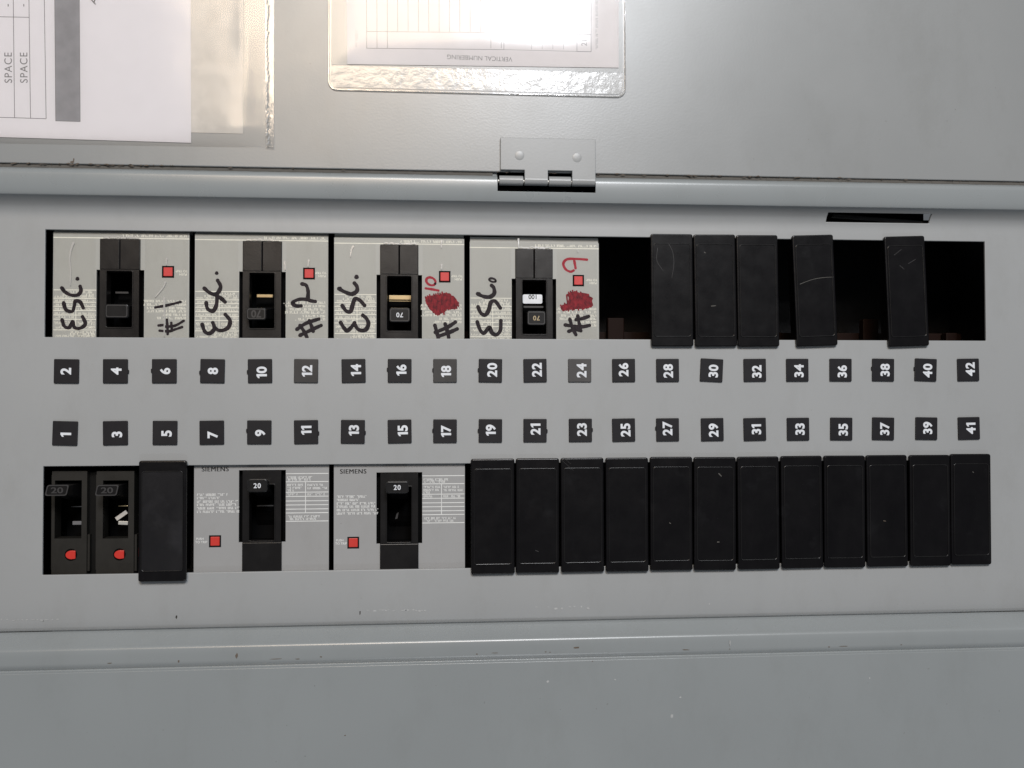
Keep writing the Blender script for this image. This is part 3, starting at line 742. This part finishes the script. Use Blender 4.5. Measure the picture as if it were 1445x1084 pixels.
for r, org, sc_, lst in ((U1, (50, 310), 4.517, [[(245, 150), (228, 200), (222, 260), (228, 330), (224, 420)], [(838, 250), (836, 290)], [(830, 400), (815, 435), (765, 495)], [(822, 500), (824, 640), (822, 745)]]),
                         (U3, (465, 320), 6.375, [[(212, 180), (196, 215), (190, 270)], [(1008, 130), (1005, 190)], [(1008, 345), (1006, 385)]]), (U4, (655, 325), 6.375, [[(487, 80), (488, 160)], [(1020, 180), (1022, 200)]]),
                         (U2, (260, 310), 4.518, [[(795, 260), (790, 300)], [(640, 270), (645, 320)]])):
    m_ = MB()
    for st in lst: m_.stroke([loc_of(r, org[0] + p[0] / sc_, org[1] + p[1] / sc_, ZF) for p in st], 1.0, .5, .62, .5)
    for x0 in range(-9, 9, 3): m_.stroke([(x0 + random.uniform(-.8, .8), -17.3), (x0 + 1.2, -17.7 + random.uniform(-.4, .3)), (x0 + 2.6, -17.4)], random.uniform(.4, .9), .5, .7)  # short pale strokes paint the glare at the block ends
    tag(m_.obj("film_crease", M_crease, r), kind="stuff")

# ------------------------------------------------------------------ single pole breakers
def single(x0, x1, wx0, wx1, hpx, red, label, lever):
    zf = -5.0
    c = at((x0 + x1) / 2, 738, zf)
    r = empty("single_pole_breaker", (c.x, c.y, zf)); tag(r, label, "circuit breaker", "narrow single pole circuit breakers")
    X = lambda px: at(px, 738, zf).x - c.x
    Y = lambda py: at((x0 + x1) / 2, py, zf).y - c.y
    a, b = X(x0), X(x1); wa, wb = X(wx0), X(wx1)
    yt, yb, w1, w0 = Y(665), Y(812), Y(678), Y(760)
    m_ = MB(); m_.box(a, wa, yb, yt, -9, 0); m_.box(wb, b, yb, yt, -9, 0); m_.box(wa, wb, w1, yt, -9, -.01); m_.box(wa, wb, yb, w0, -9, -.01)
    m_.obj("case_front", M_pole, r)
    m_ = MB(); m_.box(a - .2, b + .2, yb, yt, -50, -22); m_.obj("case", M_hole, r)
    m_ = MB(); m_.box(a - .8, a - .05, yb + 3, yt - 2, -12, -1.5); m_.obj("side_rib", M_pole, r)
    m_ = MB(); m_.box(b + .05, b + 1.2, yb + 2, Y(755), -12, -1.2); m_.obj("side_rib", M_pole, r)
    hz = 8.0
    t = at(hpx[0], hpx[1], hz); tx, ty = t.x - c.x, t.y - c.y; top = hz - zf
    m_ = MB(); hw, hh = 5.6, 2.9
    bx_, by_ = (wa + wb) / 2 - .5, ty - 3
    m_.v += [(bx_ - 5, by_ - 5, -16), (bx_ + 5.5, by_ - 5, -16), (bx_ + 5.5, by_ + 5, -16), (bx_ - 5, by_ + 5, -16),
             (tx - hw + .6, ty - hh + .5, top - 1.5), (tx + hw - .6, ty - hh + .5, top - 1.5), (tx + hw - .6, ty + hh - .5, top - 1.5), (tx - hw + .6, ty + hh - .5, top - 1.5)]
    m_.f += [list(q) for q in ((4, 5, 6, 7), (3, 2, 1, 0), (0, 1, 5, 4), (1, 2, 6, 5), (2, 3, 7, 6), (3, 0, 4, 7))]
    h = m_.obj("handle", M_case2, r, bevel=.3)
    par = lambda k_: [(p[0] + (p[1] - ty) * .22, p[1]) for p in rrect(tx, ty, 2 * hw - k_, 2 * hh - k_, 1.1 - k_ * .2)]
    m_ = MB(); m_.poly(par(0), top - 1.7, top); m_.obj("handle_tip", M_case2, h)
    m_ = MB(); m_.ring(par(0.05), par(1.2), top, top + .3); m_.obj("tip_rim", M_emb, h)
    text("20", 3.2, M_emb, h, (tx, ty, top + .05), bold=.02, name="rating_number", narrow=1.5)
    q = at(red[0], red[1], zf); qx, qy = q.x - c.x, q.y - c.y
    m_ = MB(); m_.poly([(qx + 3.3 * math.cos(k * math.pi / 10), qy + 3.3 * math.sin(k * math.pi / 10)) for k in range(20)], 0, .06); m_.obj("button_hole", M_hole, r)
    m_ = MB(); m_.poly([(qx + 2.7, qy - 2.1), (qx + 2.7, qy + 2.3)] + [(qx + .6 + 3.2 * math.cos(math.radians(k)), qy + 2.4 * math.sin(math.radians(k))) for k in range(90, 271, 18)], .05, 1.0)
    m_.obj("trip_button", M_red, r, bevel=.35)
    for (px, py, w_, h_, mt, ang) in lever:
        q = at(px, py, -11); m_ = MB(); m_.box(-w_ / 2, w_ / 2, -h_ / 2, h_ / 2, -.5, .5)
        m_.obj("contact", mt, r, loc=(q.x - c.x, q.y - c.y, -6), rz=ang, bevel=.2)
    return r
single(73, 122.5, 77, 115, (80.5, 692), (100, 783), "narrow black single pole breaker at the left end of the lower opening", [(109, 738, 4.8, 2.0, M_gprint, 0), (108, 715, 5.5, .5, M_emb, 0)])
single(136, 189, 145, 181, (151, 692), (168.5, 782.5), "narrow black single pole breaker with bright contact showing, beside the broad black filler cover", [(174, 738, 5.2, 2.0, M_steel, -.05), (171.5, 727.5, 7.0, 2.2, M_back, .62), (174, 714, 5.0, .5, M_brass, 0)])
fm = MB(); c = at(129, 738, -9); fm.box(-2.6, 2.6, -28, 28, -8, 0)
t = empty("divider_strip", (c.x, c.y, -9)); tag(t, "black barrier strip between the two narrow single pole breakers", "barrier strip"); fm.obj("strip", M_edge, t)

# ------------------------------------------------------------------ chips, scuffs
def flecks(name, lst, mat, z, lab):
    m_ = MB(); rnd = random.Random(5)
    for px, py, w_, h_ in lst:
        p = at(px, py, z); n = 9
        m_.poly([(p.x + w_ / 2 * math.cos(j * 2 * math.pi / n) * rnd.uniform(.55, 1.1), p.y + h_ / 2 * math.sin(j * 2 * math.pi / n) * rnd.uniform(.55, 1.1)) for j in range(n)], z - .15, z + .035)
    return m_.obj(name, mat), lab
o_, l_ = flecks("paint_chips", [(249, 871, 1, 2.2), (508, 863, .9, 3.6), (61, 876, .7, .8)], M_chip, -.55, "")
o_.parent = front; tag(o_, "small dark chips in the dead front paint", kind="stuff")
o_, l_ = flecks("paint_chips", [(334, 926, 1.5, 3.4), (252, 933, 1.3, 1.5), (813, 914, 4.6, 1.3), (770, 920, 1.6, .6), (776, 920.5, 1, .5), (453, 927, 1.6, .8), (968, 917, 5, .6), (1190, 912, 5, .5), (390, 930, 8, .4),
    (420, 930, 3, .4), (155, 936, 3, .5), (698, 921.5, 5, .5), (673, 923, 1.2, .8), (1170, 913, 1.2, .6), (1030, 916, .8, .6), (1272, 910, 1.5, .5)], M_rust, 8.03, "")
o_.parent = trim; o_.location = (0, 300 * S, -8 * S); tag(o_, "brown and dark chips along the lower lip", kind="stuff")
o_, l_ = flecks("paint_chips", [(487, 1038, 1.1, .7), (836, 933, .8, .8)], M_rust, 8.62, "")
o_.parent = trim; o_.location = (0, 300 * S, -8 * S); tag(o_, "tiny dark specks on the lower face", kind="stuff")
sl = [(x + random.uniform(-1, 1), 861 + random.uniform(-2, 2), random.uniform(1.0, 3.0), random.uniform(.5, 1.2)) for x in range(520, 602, 4)] + \
     [(x + random.uniform(-2, 2), 857 + random.uniform(-2, 2), random.uniform(.5, 2.2), random.uniform(.5, 1.6)) for x in (758, 768, 774, 784, 793, 803, 810, 822, 828)] + \
     [(x + random.uniform(-2, 2), 875 + random.uniform(-1, 1), random.uniform(1, 2.5), random.uniform(.3, .7)) for x in range(4, 82, 7)] + [(1001, 852, .8, 1.4), (911, 820, .7, 1)]
o_, l_ = flecks("chalk_scuffs", sl, M_scuff, -.5, ""); o_.parent = front; tag(o_, "faint chalky scuffs below the lower openings", kind="stuff")
o_, l_ = flecks("chalk_scuffs", [(773, 962, 1.4, 1.6), (948, 1010, 2.2, 2.4), (960, 984, 1.6, 1), (1030, 907, 1, 4), (1227, 957, 1, .8), (868, 959, 1, .8)], M_scuff, 8.62, "")
o_.parent = trim; o_.location = (0, 300 * S, -8 * S); tag(o_, "pale flecks on the lower face", kind="stuff")
o_, l_ = flecks("paint_chips", [(102, 229, 2.4, 1.6), (104, 225, 1, 2), (745, 196, 4, .9), (838, 207, .5, 1)], M_rust, 8.04, "")
o_.parent = door; o_.location = (0, -127 * S, -7 * S); tag(o_, "small brown marks on the door", kind="stuff")

# ------------------------------------------------------------------ papers on the door
def pts(lst, z, org): return [((at(x, y, z) - org).x, (at(x, y, z) - org).y) for x, y in lst]
ZD = 8.05
# left sleeve
og = at(200, 205, ZD); og.z = ZD
sv = empty("plastic_sleeve", og)
tag(sv, "wrinkled clear plastic sleeve with a perforated seam at the upper left of the door", "plastic sleeve")
me = bpy.data.meshes.new("clear_sheet"); v = []; f = []; nx, ny = 40, 26; rnd = random.Random(4)
pr = at(387, 209, ZD) - og
for i in range(nx + 1):
    for j in range(ny + 1):
        x = -190 + (pr.x + 190) * i / nx; y = pr.y + (150) * j / ny
        zz = 1.3 + (.35 if x > 55 else .1) * math.sin(x * .05 + y * .03) * math.sin(y * .05 + 1) + (.28 * math.sin(x * .16 + 2 + y * .04) if x > 55 else .05 * math.sin(x * .16)) * min(1, j / 3)
        if i >= nx - 1: zz = .45
        if j == 0: zz = .35
        v.append((x * S, (y + 0.004 * x) * S, max(.3, zz) * S))
for i in range(nx):
    for j in range(ny): f.append([i * (ny + 1) + j, (i + 1) * (ny + 1) + j, (i + 1) * (ny + 1) + j + 1, i * (ny + 1) + j + 1])
me.from_pydata(v, [], f); me.update(); me.materials.append(M_sleeve)
for p in me.polygons: p.use_smooth = True
link("clear_sheet", me, sv)
m_ = MB(); q = pts([(374, 0), (387, 0), (387, 209), (376, 208)], ZD, og); q = [(q[0][0], 148), (q[1][0], 148), q[2], q[3]]
m_.poly(q, 1.6, 2.1); m_.obj("sealed_edge", M_seal, sv)
m_ = MB()
for k in range(34):
    t = k / 33; a = at(378.5, 203 - 203 * t, ZD) - og; jx = random.uniform(-.5, .5)
    m_.poly([(a.x - .5 + jx, a.y - 1.0), (a.x + .1 + jx, a.y - 1.1), (a.x + .9 + jx, a.y + .9), (a.x + .2 + jx, a.y + 1.0)], 2.1, 2.35)
tag(m_.obj("perforation", M_scuff, sv), kind="stuff")
# sheet with the schedule table
og = at(135, 200, ZD); og.z = ZD + .25
sh = empty("schedule_sheet", og)
tag(sh, "white printed sheet with a ruled table and SPACE entries in the plastic sleeve", "paper sheet")
q = pts([(-60, 192), (270, 202), (269, -60), (-60, -60)], ZD, og)
m_ = MB(); m_.poly(q, 0, .12); m_.obj("sheet", M_paper, sh)
rule = MB()
def ln(mb_, a, b, wd, o_=None, z0=.12, z1=.14):
    (x0, y0), (x1, y1) = pts([a, b], ZD, o_); d = Vector((x1 - x0, y1 - y0)).normalized(); n_ = Vector((-d.y, d.x)) * wd / 2
    mb_.poly([(x0 - n_.x, y0 - n_.y), (x1 - n_.x, y1 - n_.y), (x1 + n_.x, y1 + n_.y), (x0 + n_.x, y0 + n_.y)], z0, z1)
for a, b in (((18.5, -60), (21, 167)), ((40.5, -60), (43.5, 167)), ((62, -60), (65.5, 168)), ((-60, 164), (65.5, 168)), ((-60, 23), (42, 25))): ln(rule, a, b, .34, og)
rule.obj("table_rule", M_gprint, sh)
for px in (12, 34):
    a = at(px, 96, ZD) - og; text("SPACE", 3.9, M_gprint, sh, (a.x, a.y, .13), math.radians(91), name="lettering", space=1.15, narrow=.95)
    a = at(px, 8, ZD) - og; text("-", .5, M_gprint, sh, (a.x, a.y, .13), math.radians(91))
a = at(132.5, 1, ZD) - og; text("A", 3.8, M_kprint, sh, (a.x, a.y, .13), math.radians(65))
q = pts([(77, -60), (112, -60), (113.5, 172), (79, 171)], ZD, og)
m_ = MB(); m_.poly(q, .12, .13); m_.obj("grey_title_block", M_tint, sh)
m_ = MB(); ln(m_, (77, -60), (79, 171), .3, og, .13, .15); ln(m_, (112, -60), (113.5, 172), .3, og, .13, .15); ln(m_, (79, 171), (113.5, 172), .3, og, .13, .15); m_.obj("title_block_rule", M_gprint, sh)
# added tan sheet: the film's warm lamp reflection put into colour
og = at(300, 188, ZD); og.z = ZD + .05
fs = empty("folded_sheet", og); tag(fs, "narrow pale tan sheet standing for warm film reflection right of the white page", "paper sheet")
m_ = MB(); m_.poly(pts([(262, 187), (343, 189), (343, -60), (262, -60)], ZD, og), 0, .12); m_.obj("sheet", M_back, fs)

# right pocket
og = at(672, 128, ZD); og.z = ZD
pk = empty("document_pocket", og); tag(pk, "clear vinyl document pocket with rounded corners and an embossed band on the door", "document pocket")
p0 = at(463, 124, ZD) - og; p1 = at(883, 129, ZD) - og
Wp = p1.x - p0.x; cxp = (p0.x + p1.x) / 2
outer = rrect(cxp, 62, Wp, 128, 5, 8); inner = rrect(cxp, 62, Wp - 3.4, 128 - 3.4, 4, 8); inner2 = rrect(cxp, 62, Wp - 1.6, 128 - 1.6, 4.5, 8)
m_ = MB(); m_.ring(outer, inner2, 0.1, 1.0); m_.obj("rim", M_rim, pk, bevel=.3)
m_ = MB(); m_.ring(inner2, inner, 0.1, .5); m_.obj("rim_groove", M_pocket, pk)
ysplit = (at(672, 97, ZD) - og).y
m_ = MB(); m_.box(cxp - Wp / 2 + 1.8, cxp + Wp / 2 - 1.8, .0, ysplit - .3, .3, .55); m_.obj("embossed_band", M_pockt, pk)
me = bpy.data.meshes.new("clear_front"); v = []; f = []; nx, ny = 44, 26
for i in range(nx + 1):
    for j in range(ny + 1):
        x = cxp - Wp / 2 + 1.8 + (Wp - 3.6) * i / nx; y = ysplit + 110 * j / ny
        e = min(1, min(i, nx - i) / 4, j / 3)
        v.append((x * S, y * S, (.75 + e * (.8 + .22 * math.sin(x * .04 + .8) * math.sin(y * .05) + .03 * math.sin(x * .3 + y * .2))) * S))
for i in range(nx):
    for j in range(ny): f.append([i * (ny + 1) + j, (i + 1) * (ny + 1) + j, (i + 1) * (ny + 1) + j + 1, i * (ny + 1) + j + 1])
me.from_pydata(v, [], f); me.update(); me.materials.append(M_pocket)
for p in me.polygons: p.use_smooth = True
link("clear_front", me, pk)
# card
og = at(680, 94, ZD); og.z = ZD + .15
cdx = empty("directory_card", og); tag(cdx, "white directory card printed with ruled columns inside the clear pocket", "directory card")
m_ = MB(); m_.poly(pts([(490, 91), (873, 96), (873, -60), (488, -60)], ZD, og), 0, .2); m_.obj("card", M_card, cdx)
R_ = MB()
for k in range(14):
    x = 517 + k * 14.6; ln(R_, (x, -60), (x + .5, 68.5 if k < 3 or k > 11 else 46), .28, og, .2, .22)
ln(R_, (517, 68.5), (711, 70.5), .3, og, .2, .222); ln(R_, (517, 45), (711, 46.5), .25, og, .2, .223); ln(R_, (690, 46), (711, 46.5), .3, og, .2, .224); ln(R_, (711, 46), (711, 70), .3, og, .2, .225)
ln(R_, (834, -60), (834, 73.5), .35, og, .2, .222); ln(R_, (814, 49), (834, 49.5), .35, og, .2, .223); ln(R_, (814, 73), (834, 73.5), .35, og, .2, .223); ln(R_, (814, 49), (814, 73), .3, og, .2, .224)
ln(R_, (711, 70.5), (814, 73), .2, og, .2, .221)
for x in (750, 765, 780, 795): ln(R_, (x, -60), (x, 70), .2, og, .2, .22)
R_.obj("table_rule", M_gprint, cdx)
a = at(677, 82.5, ZD) - og; text("VERTICAL NUMBERING", 2.5, M_gprint, cdx, (a.x, a.y, .21), math.pi - .012, name="lettering", narrow=.98)
a = at(824, 61, ZD) - og; text("21", 3.0, M_gprint, cdx, (a.x, a.y, .21), math.radians(90), name="lettering")
T = MB()
for py in range(0, 72, 1): pass
tiny_print(T, 0, 9, 0, 1.3, 0)
o_ = T.obj("small_print", M_lprint, cdx, loc=(*(at(503, 66, ZD) - og).xy, .21), rz=math.radians(90)); tag(o_, kind="stuff")
T = MB(); tiny_print(T, 0, 60, 0, 1.3, 0)
o_ = T.obj("small_print", M_lprint, cdx, loc=(*(at(842, 70, ZD) - og).xy, .21), rz=math.radians(90)); tag(o_, kind="stuff")
